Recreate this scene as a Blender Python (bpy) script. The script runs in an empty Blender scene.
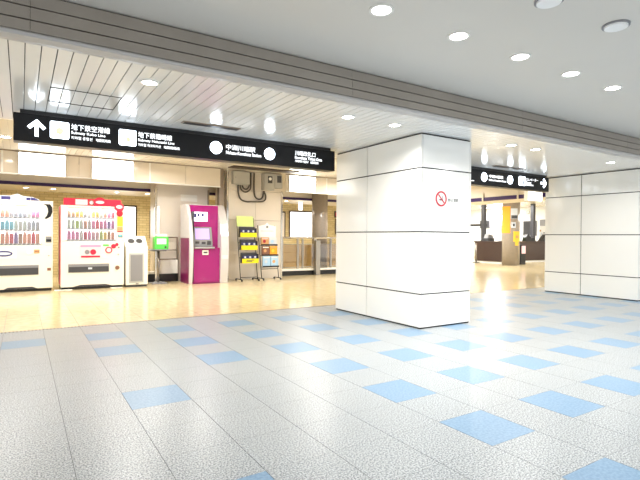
import bpy, bmesh, math, random
from mathutils import Vector, Matrix
random.seed(7)
S = bpy.context.scene
C = S.collection
PI = math.pi

# ------------------------------------------------------------------ materials
def lin(c):
    r = []
    for v in c[:3]:
        v = v / 255.0
        r.append(v / 12.92 if v <= .04045 else ((v + .055) / 1.055) ** 2.4)
    return (r[0], r[1], r[2], 1.0)

def new_mat(name):
    m = bpy.data.materials.new(name); m.use_nodes = True
    nt = m.node_tree
    return m, nt, nt.nodes['Principled BSDF']

def paint(name, rgb, rough=.45, metal=0.0, vary=.05, scale=6.0, bump=0.0, spec=.5, emit=None, coat=0.0):
    """plain procedural surface: base colour with a soft noise variation"""
    m, nt, b = new_mat(name)
    tc = nt.nodes.new('ShaderNodeTexCoord')
    n = nt.nodes.new('ShaderNodeTexNoise'); n.inputs['Scale'].default_value = scale
    n.inputs['Detail'].default_value = 4
    nt.links.new(tc.outputs['Object'], n.inputs['Vector'])
    mx = nt.nodes.new('ShaderNodeMix'); mx.data_type = 'RGBA'
    c = lin(rgb)
    mx.inputs['A'].default_value = tuple(max(0, v * (1 - vary)) for v in c[:3]) + (1,)
    mx.inputs['B'].default_value = tuple(min(1, v * (1 + vary)) for v in c[:3]) + (1,)
    nt.links.new(n.outputs['Fac'], mx.inputs['Factor'])
    nt.links.new(mx.outputs['Result'], b.inputs['Base Color'])
    b.inputs['Roughness'].default_value = rough
    b.inputs['Metallic'].default_value = metal
    b.inputs['Specular IOR Level'].default_value = spec
    if coat:
        b.inputs['Coat Weight'].default_value = coat
        b.inputs['Coat Roughness'].default_value = .05
    if bump:
        bp = nt.nodes.new('ShaderNodeBump'); bp.inputs['Strength'].default_value = bump
        nt.links.new(n.outputs['Fac'], bp.inputs['Height'])
        nt.links.new(bp.outputs['Normal'], b.inputs['Normal'])
    if emit:
        b.inputs['Emission Color'].default_value = lin(emit[0])
        b.inputs['Emission Strength'].default_value = emit[1]
    return m

def glow(name, rgb, strength):
    m, nt, b = new_mat(name)
    b.inputs['Base Color'].default_value = lin(rgb)
    b.inputs['Roughness'].default_value = .4
    b.inputs['Emission Color'].default_value = lin(rgb)
    b.inputs['Emission Strength'].default_value = strength
    return m

def granite(name, light, dark, rough, scale=95.0, tile=None, contrast=(.38, .62), spec=.3):
    """terrazzo / granite speckle; tile = pitch in metres for hairline joints"""
    m, nt, b = new_mat(name)
    L = nt.links.new
    tc = nt.nodes.new('ShaderNodeTexCoord')
    n = nt.nodes.new('ShaderNodeTexNoise'); n.inputs['Scale'].default_value = scale
    n.inputs['Detail'].default_value = 2
    L(tc.outputs['Object'], n.inputs['Vector'])
    r = nt.nodes.new('ShaderNodeValToRGB')
    r.color_ramp.elements[0].position = contrast[0]; r.color_ramp.elements[0].color = lin(dark)
    r.color_ramp.elements[1].position = contrast[1]; r.color_ramp.elements[1].color = lin(light)
    L(n.outputs['Fac'], r.inputs['Fac'])
    n2 = nt.nodes.new('ShaderNodeTexNoise'); n2.inputs['Scale'].default_value = 1.1
    L(tc.outputs['Object'], n2.inputs['Vector'])
    mm = nt.nodes.new('ShaderNodeMix'); mm.data_type = 'RGBA'; mm.blend_type = 'MULTIPLY'
    mm.inputs['Factor'].default_value = .12
    L(r.outputs['Color'], mm.inputs['A']); L(n2.outputs['Fac'], mm.inputs['B'])
    L(mm.outputs['Result'], b.inputs['Base Color'])
    b.inputs['Roughness'].default_value = rough
    b.inputs['Specular IOR Level'].default_value = spec
    return m

def metal(name, rgb, rough=.25):
    return paint(name, rgb, rough, 1.0, .06, 20)

def glass(name, tint, refl, rough=.02):
    m = bpy.data.materials.new(name); m.use_nodes = True
    nt = m.node_tree; nt.nodes.clear()
    o = nt.nodes.new('ShaderNodeOutputMaterial')
    t = nt.nodes.new('ShaderNodeBsdfTransparent'); t.inputs['Color'].default_value = lin(tint)
    g = nt.nodes.new('ShaderNodeBsdfGlossy'); g.inputs['Roughness'].default_value = rough
    lw = nt.nodes.new('ShaderNodeLayerWeight'); lw.inputs['Blend'].default_value = .35
    ad = nt.nodes.new('ShaderNodeMath'); ad.operation = 'ADD'; ad.use_clamp = True
    ad.inputs[1].default_value = refl
    nt.links.new(lw.outputs['Fresnel'], ad.inputs[0])
    mx = nt.nodes.new('ShaderNodeMixShader')
    nt.links.new(ad.outputs[0], mx.inputs['Fac'])
    nt.links.new(t.outputs[0], mx.inputs[1]); nt.links.new(g.outputs[0], mx.inputs[2])
    nt.links.new(mx.outputs[0], o.inputs['Surface'])
    return m

def brick(name, a, b_, mortar):
    m, nt, b = new_mat(name)
    tc = nt.nodes.new('ShaderNodeTexCoord')
    mp = nt.nodes.new('ShaderNodeMapping'); mp.inputs['Rotation'].default_value = (PI/2, 0, 0)
    br = nt.nodes.new('ShaderNodeTexBrick')
    br.inputs['Color1'].default_value = lin(a); br.inputs['Color2'].default_value = lin(b_)
    br.inputs['Mortar'].default_value = lin(mortar)
    br.inputs['Scale'].default_value = 1.0
    br.inputs['Mortar Size'].default_value = .006
    br.inputs['Brick Width'].default_value = .22; br.inputs['Row Height'].default_value = .075
    nt.links.new(tc.outputs['Object'], mp.inputs['Vector'])
    nt.links.new(mp.outputs['Vector'], br.inputs['Vector'])
    nt.links.new(br.outputs['Color'], b.inputs['Base Color'])
    b.inputs['Roughness'].default_value = .6
    return m

M = dict(
    granite=granite('speckled white granite', (196, 202, 205), (115, 120, 124), .3, 110, spec=.22),
    blue=granite('blue floor tile', (130, 160, 187), (114, 146, 175), .32, 60),
    yellow=granite('polished cream stone', (228, 211, 170), (212, 194, 152), .15, 9, contrast=(.3, .7), spec=.5),
    joint=paint('dark floor joint', (84, 84, 88), .7),
    ceil=paint('grey white ceiling paint', (220, 216, 209), .5, vary=.02, scale=2),
    slat=paint('gloss white ceiling slat', (240, 240, 239), .16, vary=.015, scale=3, spec=1.0),
    dark=paint('shadow gap', (38, 36, 34), .8),
    cream_ceil=paint('cream ceiling panel', (232, 224, 210), .4, vary=.02),
    cream_slat=paint('gloss cream ceiling slat', (234, 227, 214), .16, vary=.02, spec=.9),
    cream_panel=paint('gloss cream panel', (226, 216, 202), .08, vary=.02, spec=.8),
    lightbox=glow('lit white notice box', (255, 253, 248), 7.0),
    stone=paint('brown grey stone band', (148, 141, 132), .5, vary=.18, scale=2.2),
    silver=paint('satin grey trim', (188, 187, 187), .4, vary=.03),
    tile=paint('gloss white porcelain panel', (246, 246, 242), .1, vary=.012, scale=2),
    beige=paint('beige stone wall', (226, 217, 206), .3, vary=.04, scale=3),
    white=paint('white enamel', (240, 239, 234), .3, vary=.02),
    ivory=paint('ivory steel', (238, 233, 220), .35, vary=.02),
    black=paint('black steel', (22, 22, 24), .35),
    signblack=paint('black sign face', (10, 11, 16), .35, vary=.1, spec=.3),
    sign_white=glow('backlit sign white', (232, 244, 255), 9.0),
    sign_letter=glow('backlit sign lettering', (250, 252, 255), 1.9),
    sign_teal=glow('backlit sign teal', (90, 180, 195), .8),
    sign_yellow=glow('backlit sign pale yellow', (248, 236, 170), 1.0),
    lens=glow('lit lamp lens', (255, 252, 246), 22.0),
    panel=glow('lit ceiling panel', (255, 250, 240), 5.0),
    chrome=metal('chrome', (215, 212, 208), .14),
    steel=metal('brushed steel', (170, 166, 160), .34),
    taupe=paint('taupe metal mullion', (150, 136, 122), .35, .4),
    purple=paint('purple band', (56, 34, 92), .35),
    brick=brick('yellow glazed brick', (220, 204, 156), (206, 188, 138), (178, 160, 116)),
    screen=glass('clear screen glass', (250, 246, 238), .16),
    pane=glass('clear pane', (250, 250, 250), .02),
    bal=glass('balustrade glass', (226, 214, 194), .1),
    display=glow('lit display back', (255, 255, 255), 1.6),
    red=paint('red print', (214, 36, 66), .35), crimson=paint('dark red print', (170, 30, 50), .35),
    pink=paint('pink print', (240, 150, 190), .4), palepink=paint('pale pink print', (246, 205, 214), .4),
    magenta=paint('magenta gloss panel', (158, 8, 112), .25, coat=.15),
    magenta_dark=paint('deep magenta panel', (122, 8, 84), .3),
    silverpaint=paint('silver grey paint', (214, 212, 216), .28, .25),
    lilac=glow('lit lilac screen', (180, 156, 228), .6),
    bluewhite=glow('lit white notice', (238, 236, 255), 1.0),
    indigo=paint('indigo print', (62, 58, 120), .4),
    grey=paint('mid grey plastic', (134, 134, 138), .4), darkgrey=paint('dark grey plastic', (66, 66, 70), .35),
    yellowp=paint('yellow card', (240, 226, 20), .5), lime=paint('pale lime card', (216, 238, 150), .5),
    gold=paint('golden yellow print', (246, 200, 60), .5), orange=paint('orange cloth', (248, 164, 46), .7),
    green=paint('bright green plastic', (88, 206, 84), .35), bluebook=paint('navy leaflet cover', (44, 52, 110), .45),
    tan=paint('tan print', (208, 160, 110), .5), sky=paint('sky blue print', (170, 208, 240), .5),
    brown=paint('brown print', (134, 90, 70), .5), skyd=paint('pale grey blue print', (206, 214, 226), .5),
    frost=paint('translucent white plastic', (232, 240, 232), .25),
    counter=paint('dark brown wood', (66, 48, 40), .4, vary=.15, scale=8),
    greystone=paint('grey brown granite pillar', (152, 142, 132), .25, vary=.12, scale=14),
    poster=glow('lit white poster', (255, 255, 255), 2.2),
    whitewall=paint('white shop wall', (246, 248, 250), .5),
    lightsign=glow('lit white hanging sign', (255, 255, 252), 2.6),
    letter=paint('grey lettering', (120, 122, 124), .6), redring=paint('red ring print', (200, 44, 66), .5),
    smoke=paint('dark pictogram print', (70, 46, 54), .5),
    conduit=paint('grey flexible conduit', (78, 70, 64), .45), boxgrey=paint('light grey electrical box', (180, 178, 172), .4),
    teal=paint('teal print', (120, 200, 214), .5), bag=paint('clear grey sack', (176, 178, 176), .3),
    d_brown=paint('amber drink', (206, 170, 140), .3), d_red=paint('red drink label', (240, 120, 130), .3), d_violet=paint('violet drink label', (176, 160, 214), .3),
    d_grey=paint('silver drink label', (206, 206, 214), .3), d_pink=paint('pink drink label', (250, 170, 214), .3), d_orange=paint('peach drink label', (250, 188, 160), .3),
    d_sky=paint('aqua drink label', (160, 222, 240), .3), d_gold=paint('golden drink label', (250, 214, 120), .3),
    housing=paint('grey machine housing', (160, 158, 164), .35),
    card_white=paint('white card', (253, 253, 253), .5, vary=0), slot_brown=paint('dark brown slot', (60, 46, 36), .6),
    rose=paint('rose side stripe', (226, 112, 126), .4),
    rubber=paint('black rubber', (30, 30, 30), .7),
)

# ------------------------------------------------------------------ mesh helpers
class B:
    def __init__(self, org=(0, 0, 0)):
        self.bm = bmesh.new(); self.o = Vector(org)
    def _m(self, faces, mat):
        for f in faces: f.material_index = mat
    def box(self, x0, x1, y0, y1, z0, z1, bev=0.0, mat=0, seg=2):
        t = bmesh.new()
        vs = [t.verts.new((x, y, z)) for x in (x0, x1) for y in (y0, y1) for z in (z0, z1)]
        for q in ((0, 1, 3, 2), (4, 6, 7, 5), (0, 4, 5, 1), (2, 3, 7, 6), (0, 2, 6, 4), (1, 5, 7, 3)):
            t.faces.new([vs[i] for i in q])
        if bev: bmesh.ops.bevel(t, geom=list(t.edges), offset=bev, segments=seg, affect='EDGES', profile=.5)
        self._add(t, mat); return self
    def _add(self, t, mat=0, mtx=None):
        bmesh.ops.recalc_face_normals(t, faces=t.faces)
        mp = {}
        for v in t.verts:
            co = v.co if mtx is None else mtx @ v.co
            mp[v] = self.bm.verts.new(co - self.o)
        for f in t.faces:
            try:
                g = self.bm.faces.new([mp[v] for v in f.verts]); g.material_index = mat; g.smooth = f.smooth
            except ValueError: pass
        t.free()
    def cyl(self, p0, p1, r0, r1=None, seg=20, mat=0, smooth=True):
        r1 = r0 if r1 is None else r1
        p0 = Vector(p0); p1 = Vector(p1); d = p1 - p0
        t = bmesh.new()
        bmesh.ops.create_cone(t, cap_ends=True, segments=seg, radius1=r0, radius2=r1, depth=d.length)
        if smooth:
            for f in t.faces: f.smooth = len(f.verts) == 4
        q = Vector((0, 0, 1)).rotation_difference(d.normalized())
        self._add(t, mat, Matrix.Translation((p0 + p1) / 2) @ q.to_matrix().to_4x4()); return self
    def prism(self, pts, axis, a, b, mat=0, bev=0.0):
        """polygon in the plane across axis ('x': pts are (y,z); 'y': (x,z); 'z': (x,y)), extruded a..b"""
        t = bmesh.new()
        f = {'x': lambda p, s: (s, p[0], p[1]), 'y': lambda p, s: (p[0], s, p[1]), 'z': lambda p, s: (p[0], p[1], s)}[axis]
        A = [t.verts.new(f(p, a)) for p in pts]; D = [t.verts.new(f(p, b)) for p in pts]
        n = len(pts)
        t.faces.new(A); t.faces.new(D)
        for i in range(n): t.faces.new((A[i], A[(i+1) % n], D[(i+1) % n], D[i]))
        if bev: bmesh.ops.bevel(t, geom=list(t.edges), offset=bev, segments=2, affect='EDGES', profile=.5)
        self._add(t, mat); return self
    def disc(self, c, r, axis='y', th=.004, seg=32, mat=0, rz=None):
        rz = r if rz is None else rz
        pts = [(c[0 if axis != 'x' else 1] + r * math.cos(2*PI*i/seg), (c[2] if axis != 'z' else c[1]) + rz * math.sin(2*PI*i/seg)) for i in range(seg)]
        k = {'x': 0, 'y': 1, 'z': 2}[axis]
        return self.prism(pts, axis, c[k], c[k] - th, mat)
    def ring(self, c, r0, r1, th, axis='y', seg=40, mat=0):
        t = bmesh.new(); L = []
        k = {'x': 0, 'y': 1, 'z': 2}[axis]
        for i in range(seg):
            a = 2*PI*i/seg; row = []
            for r, s in ((r0, 0), (r1, 0), (r1, -th), (r0, -th)):
                u, v = r*math.cos(a), r*math.sin(a)
                p = {'x': (c[0]+s, c[1]+u, c[2]+v), 'y': (c[0]+u, c[1]+s, c[2]+v), 'z': (c[0]+u, c[1]+v, c[2]+s)}[axis]
                row.append(t.verts.new(p))
            L.append(row)
        for i in range(seg):
            a, b = L[i], L[(i+1) % seg]
            for j in range(4): t.faces.new((a[j], a[(j+1) % 4], b[(j+1) % 4], b[j]))
        self._add(t, mat); return self
    def tube(self, pts, r, seg=10, mat=0):
        t = bmesh.new(); P = [Vector(p) for p in pts]; rows = []
        up = Vector((0, 1, 0))
        for i, p in enumerate(P):
            d = (P[min(i+1, len(P)-1)] - P[max(i-1, 0)]).normalized()
            u = d.cross(up)
            if u.length < .01: u = d.cross(Vector((1, 0, 0)))
            u.normalize(); w = d.cross(u)
            rows.append([t.verts.new(p + u*r*math.cos(2*PI*k/seg) + w*r*math.sin(2*PI*k/seg)) for k in range(seg)])
        for a, b in zip(rows, rows[1:]):
            for k in range(seg):
                f = t.faces.new((a[k], a[(k+1) % seg], b[(k+1) % seg], b[k])); f.smooth = True
        t.faces.new(rows[0]); t.faces.new(rows[-1][::-1])
        self._add(t, mat); return self
    def lathe(self, c, prof, seg=14, mat=0):
        t = bmesh.new(); rows = []
        for r, z in prof: rows.append([t.verts.new((c[0]+r*math.cos(2*PI*k/seg), c[1]+r*math.sin(2*PI*k/seg), c[2]+z)) for k in range(seg)])
        for a, b in zip(rows, rows[1:]):
            for k in range(seg):
                f = t.faces.new((a[k], a[(k+1) % seg], b[(k+1) % seg], b[k])); f.smooth = True
        t.faces.new(rows[0][::-1]); t.faces.new(rows[-1])
        self._add(t, mat); return self
    def text(self, body, x, z, w, h, y, th=.004, mat=0):
        """lettering facing -Y, fitted into the box x..x+w, z..z+h"""
        c = bpy.data.curves.new('lettering', 'FONT'); c.body = body; c.extrude = .5; c.resolution_u = 3
        o = bpy.data.objects.new('lettering', c); C.objects.link(o)
        dg = bpy.context.evaluated_depsgraph_get(); dg.update()
        me = bpy.data.meshes.new_from_object(o.evaluated_get(dg))
        bpy.data.objects.remove(o); bpy.data.curves.remove(c)
        xs = [v.co.x for v in me.vertices]; ys = [v.co.y for v in me.vertices]
        x0, x1, y0, y1 = min(xs), max(xs), min(ys), max(ys)
        t = bmesh.new(); t.from_mesh(me); bpy.data.meshes.remove(me)
        for v in t.verts:
            v.co = Vector((x + (v.co.x-x0)/(x1-x0)*w, y - th/2 - v.co.z*th, z + (v.co.y-y0)/(y1-y0)*h))
        self._add(t, mat); return self
    def build(self, name, mats, parent=None, loc=None):
        me = bpy.data.meshes.new(name); self.bm.to_mesh(me); self.bm.free()
        if not isinstance(mats, (list, tuple)): mats = [mats]
        for m in mats: me.materials.append(M[m])
        o = bpy.data.objects.new(name, me); C.objects.link(o)
        if parent is not None: o.parent = parent
        else: o.location = self.o if loc is None else loc
        return o

def tag(o, label=None, cat=None, group=None, kind=None):
    if label: o['label'] = label
    if cat: o['category'] = cat
    if group: o['group'] = group
    if kind: o['kind'] = kind
    return o
def empty(name, loc, label, cat, group=None):
    o = bpy.data.objects.new(name, None); C.objects.link(o); o.location = loc
    o.empty_display_size = .1
    return tag(o, label, cat, group)
def struct(b, name, mats): return tag(b.build(name, mats), kind='structure')
def copy_tree(o, parent=None):
    c = o.copy(); C.objects.link(c); c.parent = parent
    for ch in list(o.children): copy_tree(ch, c)
    return c

# ------------------------------------------------------------------ the setting
W = .4142                      # floor tile pitch
Z1, Z2, Z3 = 2.85, 2.57, 3.0   # hall ceiling, slat ceiling, concourse ceiling
YB = .58                       # floor change
YF = -2.55                     # stone band plane

def is_blue(c, r):
    if c % 2 or r % 2 or r > 0: return False
    if c >= 4: return True
    return (c, r) in {(0, 0), (0, -2), (0, -6), (0, -10), (2, 0), (2, -2), (2, -4), (-2, 0)}
b = B(); g = .0015
rows = [(r*W, (r+1)*W) for r in range(-26, 1)] + [(W, YB)]
for c in range(-14, 34):
    for r in range(-26, 2):
        y0, y1 = (r-1)*W, r*W
        if r == 1: y1 = YB-.03
        b.box(c*W+g, (c+1)*W-g, y0+.0007, y1-.0007, -.02, 0, 0, 1 if is_blue(c, r) else 0)
b.box(-14*W, 34*W, -27*W, YB, -.05, -.0025, 0, 2)
struct(b, 'floor', ['granite', 'blue', 'joint'])
b = B()
for c in range(-14, 66):
    for r in range(0, 20):
        y0 = YB+.03+r*1.2; y1 = y0+1.2
        b.box(c*W+.0015, (c+1)*W-.0015, y0+.0015, y1-.0015, -.02, 0, 0, 0)
b.box(-14*W, 66*W, YB, YB+.03+24, -.05, -.002, 0, 1)
struct(b, 'floor', ['yellow', 'joint'])
b = B()                        # slotted drain strip between the two floors
b.box(-14*W, 34*W, YB-.03, YB+.03, -.02, -.004, 0, 1)
x = -14*W
while x < 34*W:
    b.box(x, x+.022, YB-.028, YB+.028, -.015, .001); x += .04
struct(b, 'trim_3', ['steel', 'dark'])

b = B(); b.box(-6, 14, -11.3, YF+.08, Z1, Z1+.06)
struct(b, 'ceiling', 'ceil')
b = B(); x = -3.32; k = 0
while x < 13.6:
    if not (-.43 < x < .1):
        b.box(x+.003, x+.1035-.003, -2.33, .44, Z2, Z2+.02, .002)
    else:                      # slats cut round the access panel
        b.box(x+.003, x+.1035-.003, -2.33, -1.252, Z2, Z2+.02, .002)
        b.box(x+.003, x+.1035-.003, -.715, .44, Z2, Z2+.02, .002)
    x += .1035
b.box(-3.4, 13.8, -2.35, .44, Z2+.021, Z2+.06, 0, 1)
b.box(-3.4, 13.8, .44, .47, Z2, Z3, 0, 2)      # step up to the concourse ceiling
struct(b, 'ceiling', ['slat', 'dark', 'cream_ceil'])
b = B(); b.box(-6, 24.2, .47, 15, Z3+.02, Z3+.05, 0, 1)
x = -6.0
while x < 24:
    b.box(x, x+.114, .47, 15, Z3, Z3+.02, .002); x += .12
struct(b, 'ceiling', ['cream_slat', 'taupe'])

b = B()                        # three stone bands with dark grooves
zz = [2.572, 2.653, 2.745, 2.843]
for i in range(3):
    x = -6.0
    while x < 14:
        b.box(x, x+2.698, YF+.006*i, YF+.1, zz[i]+.006, zz[i+1]-.004, .002); x += 2.7
b.box(-6, 14, YF+.03, YF+.12, 2.56, Z1-.001, 0, 1)
struct(b, 'trim_1', ['stone', 'dark'])
b = B()
b.prism([(YF+.012, 2.566), (YF+.012, 2.545), (-2.45, 2.54), (-2.33, 2.566), (-2.33, 2.62), (YF+.05, 2.62)], 'x', -6, 14)
struct(b, 'trim_2', 'silver')

# concourse walls and soffits
b = B(); b.box(-6, 11.4, 9.0, 9.15, 0, 2.7); struct(b, 'wall_back', 'brick')
b = B(); b.box(-6, 11.4, 7.26, 9.0, 2.395, 2.45, 0, 1); b.box(-6, 11.4, 7.26, 7.4, 2.45, Z3); struct(b, 'ceiling', ['cream_ceil', 'cream_ceil'])
b = B(); b.box(-6, 11.4, 7.23, 7.26, 2.395, 2.475); struct(b, 'trim_4', 'purple')
b = B(); b.box(11.73, 13.0, .47, 15, 2.36, Z3); struct(b, 'ceiling', 'cream_ceil')
b = B(); b.box(11.7, 11.73, .47, 15, 2.36, 2.475)
for y in (2.35, 3.6, 4.9): b.box(11.68, 11.70, y, y+.05, 2.36, 2.62, 0, 1)
struct(b, 'trim_5', ['purple', 'cream_ceil'])
b = B(); b.box(24, 24.15, .47, 15, 0, Z3); struct(b, 'wall_right', 'whitewall')
b = B(); b.box(11.4, 24.15, 14.85, 15, 0, Z3); struct(b, 'wall_far', 'whitewall')
b = B(); b.box(-6.1, -6, .45, 15, 0, Z3); struct(b, 'wall_left', 'beige')

# ------------------------------------------------------------------ clad columns
def clad_column(x0, x1, y0, y1, zj, yj, xj, label):
    """square column faced with big porcelain panels, dark open joints between them"""
    o = (x0, (y0+y1)/2, 0)
    root = empty('square_column', ((x0+x1)/2, (y0+y1)/2, 0), label, 'column')
    o = root.location
    b = B(o); b.box(x0+.012, x1-.012, y0+.012, y1-.012, 0, Z2-.002); b.build('core', 'dark', root)
    j = .008
    zs = [.012] + zj + [Z2-.012]
    for nm, fn in (('side', 0), ('front', 1)):
        b = B(o)
        for za, zb in zip(zs, zs[1:]):
            if nm == 'side':
                ys = [y0] + yj + [y1]
                for ya, yb in zip(ys, ys[1:]):
                    b.box(x0, x0+.02, ya+(.007 if ya != y0 else 0), yb-.007, za+j, zb-j, .0015)
                    b.box(x1-.02, x1, ya+(j/2 if ya != y0 else 0), yb-j/2, za+j, zb-j, .0015)
            else:
                xs = [x0] + xj + [x1]
                for xa, xb in zip(xs, xs[1:]):
                    b.box(xa+.03, xb-.03, y0, y0+.02, za+j, zb-j, .0015)
                    b.box(xa+.024, xb-.024, y1-.02, y1, za+j, zb-j, .0015)
        b.build('panel_cladding', 'tile', root)
    return root
clad_column(3.757, 4.715, -1.8, .17, [.455, 1.275, 2.115], [-.657], [],
            'white panelled square column in the foreground carrying the no smoking sign')
clad_column(9.41, 10.36, -1.87, .06, [.455, 1.285, 2.115], [-.76], [],
            'white panelled square column at the right edge, farther back and without a sign')

# no smoking sign on the near column
r = empty('no_smoking_sign', (4.120, -1.787, 1.72), 'round red no smoking pictogram with grey lettering stuck on the white column', 'sign')
y = -1.8015
b = B(r.location); b.disc((4.122, y, 1.722), .084, mat=0, th=.002); b.build('disc', 'white', r)
b = B(r.location)
b.box(4.088, 4.148, y-.004, y-.002, 1.700, 1.716); b.box(4.152, 4.158, y-.004, y-.002, 1.700, 1.716)
b.tube([(4.150, y-.003, 1.722), (4.145, y-.003, 1.735), (4.155, y-.003, 1.745), (4.150, y-.003, 1.758)], .003)
b.build('cigarette', 'smoke', r)
b = B(r.location); b.ring((4.122, y-.001, 1.722), .082, .104, .004)
b.prism([(4.122-.06, 1.722+.048), (4.122-.048, 1.722+.06), (4.122+.06, 1.722-.048), (4.122+.048, 1.722-.06)], 'y', y-.0045, y-.0065)
b.build('ring', 'redring', r)
b = B(r.location); b.text('終日', 4.255, 1.69, .085, .045, y, .002); b.build('lettering', 'letter', r)
b = B(r.location); b.text('禁煙', 4.365, 1.69, .085, .045, y, .002); b.build('lettering', 'letter', r)

# ------------------------------------------------------------------ direction signs
YS = -.2
def sign_box(x0, x1, label, items):
    z0, z1 = 2.222, 2.53
    r = empty('direction_sign', ((x0+x1)/2, YS+.09, z0), label, 'sign', )
    o = r.location
    b = B(o); b.box(x0, x1, YS, YS+.18, z0, z1, .006); b.build('housing', 'signblack', r)
    b = B(o); b.box(x0+.06, x1-.08, YS-.0, YS+.16, z1, Z2-.001); b.build('ceiling_mount', 'black', r)
    for it in items:
        k = it[0]
        b = B(o); y = YS-.001
        if k == 'arrow':
            _, cx, cz, s, ang = it
            P = [(-.1, -.5), (.1, -.5), (.1, .2), (.36, -.06), (.5, .08), (.0, .56), (-.5, .08), (-.36, -.06), (-.1, .2)]
            ca, sa = math.cos(ang), math.sin(ang)
            b.prism([(cx+s*(px*ca-pz*sa), cz+s*(px*sa+pz*ca)) for px, pz in P], 'y', y, y-.006)
            b.build('arrow', 'sign_white', r)
        elif k == 'square':
            _, xa, xb, za, zb, sub = it
            R = .016; pts = []
            for cx, cz, a0 in ((xb-R, zb-R, 0), (xa+R, zb-R, 90), (xa+R, za+R, 180), (xb-R, za+R, 270)):
                for t in range(0, 91, 30): pts.append((cx+R*math.cos(math.radians(a0+t)), cz+R*math.sin(math.radians(a0+t))))
            b.prism(pts, 'y', y, y-.005); p = b.build('line_symbol', 'sign_white', r)
            c = ((xa+xb)/2, (za+zb)/2)
            p.location = (0, 0, 0)
            b = B(o)
            if sub == 'y':
                b.disc((c[0], y-.0052, c[1]-.01), .04, th=.001); b.build('emblem', 'sign_yellow', p)
            elif sub == 't':
                b.disc((c[0]+.01, y-.0052, c[1]-.02), .03, th=.001); b.build('emblem', 'sign_yellow', p)
            else:      # lift pictogram: standing figure and small arrow
                b.disc((c[0]+.03, y-.0052, c[1]+.045), .022, th=.001); b.box(c[0]+.0, c[0]+.06, y-.0062, y-.0052, c[1]-.07, c[1]+.02)
                b.prism([(c[0]-.08, c[1]-.01), (c[0]-.02, c[1]-.01), (c[0]-.05, c[1]+.05)], 'y', y-.0052, y-.0062); b.build('pictogram', 'signblack', p)
        elif k == 'circle':
            _, cx, cz, rad, sub = it
            b.disc((cx, y, cz), rad, th=.005); p = b.build('station_symbol', 'sign_white', r)
            if sub:
                b = B(o)
                b.tube([(cx+.55*rad*math.sin(t*.5)*(1-.04*t), y-.0055, cz-.6*rad+.12*rad*t) for t in range(10)], .008, 6)
                b.tube([(cx-.5*rad+.1*rad*t, y-.0055, cz+.3*rad*math.sin(t*.6)) for t in range(10)], .006, 6)
                b.build('emblem', 'sign_teal', p)
        elif k == 'text':
            _, body, xa, za, w, h = it
            b.text(body, xa, za, w, h, y); b.build('lettering', 'sign_letter', r)
    return r
sign_box(-.725, 3.475, 'long black overhead sign with a white up arrow on the left, above the vending machines', [
    ('arrow', -.508, 2.375, .175, 0),
    ('square', -.378, -.19, 2.288, 2.476, 'y'),
    ('text', '地下鉄空港線', -.168, 2.402, .41, .07), ('text', 'Subway Kuko Line', -.168, 2.347, .36, .042),
    ('text', '지하철 공항선', -.168, 2.296, .22, .036), ('text', '地铁机场线', .09, 2.296, .16, .036),
    ('square', .343, .538, 2.288, 2.476, 't'),
    ('text', '地下鉄箱崎線', .562, 2.402, .41, .07), ('text', 'Subway Hakozaki Line', .562, 2.347, .44, .042),
    ('text', '지하철 하코자키선', .562, 2.296, .27, .036), ('text', '地铁箱崎线', .87, 2.296, .2, .036),
    ('circle', 1.556, 2.382, .083, ''),
    ('text', '中洲川端駅', 1.697, 2.372, .43, .072), ('text', 'Nakasu-Kawabata Station', 1.697, 2.313, .52, .046),
    ('circle', 2.35, 2.376, .083, 'e'),
    ('text', '川端改札口', 2.766, 2.4, .35, .07), ('text', 'Kawabata Ticket Gate', 2.766, 2.348, .47, .044),
    ('text', '가와바타 개찰구', 2.766, 2.298, .23, .036), ('text', '川端检票口', 3.03, 2.298, .14, .036),
])
sign_box(5.0, 9.13, 'black overhead sign with a white right arrow, between the two white columns', [
    ('arrow', 5.2, 2.375, .175, 0),
    ('text', '中洲川端駅', 5.9, 2.4, .43, .07), ('text', 'Nakasu-Kawabata', 5.9, 2.33, .5, .044),
    ('text', '―', 6.5, 2.29, .19, .012),
    ('circle', 6.985, 2.388, .085, ''),
    ('text', '中洲川端駅', 7.13, 2.388, .43, .06), ('text', 'Nakasu-Kawabata Station', 7.13, 2.328, .525, .036),
    ('circle', 7.785, 2.39, .085, ''),
    ('square', 8.077, 8.282, 2.3, 2.486, 'p'),
    ('text', 'エレベーター', 8.315, 2.41, .42, .06), ('text', 'Elevator', 8.315, 2.355, .18, .04), ('text', '엘리베이터', 8.315, 2.305, .245, .036),
    ('arrow', 8.925, 2.395, .2, -PI/2),
])

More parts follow.
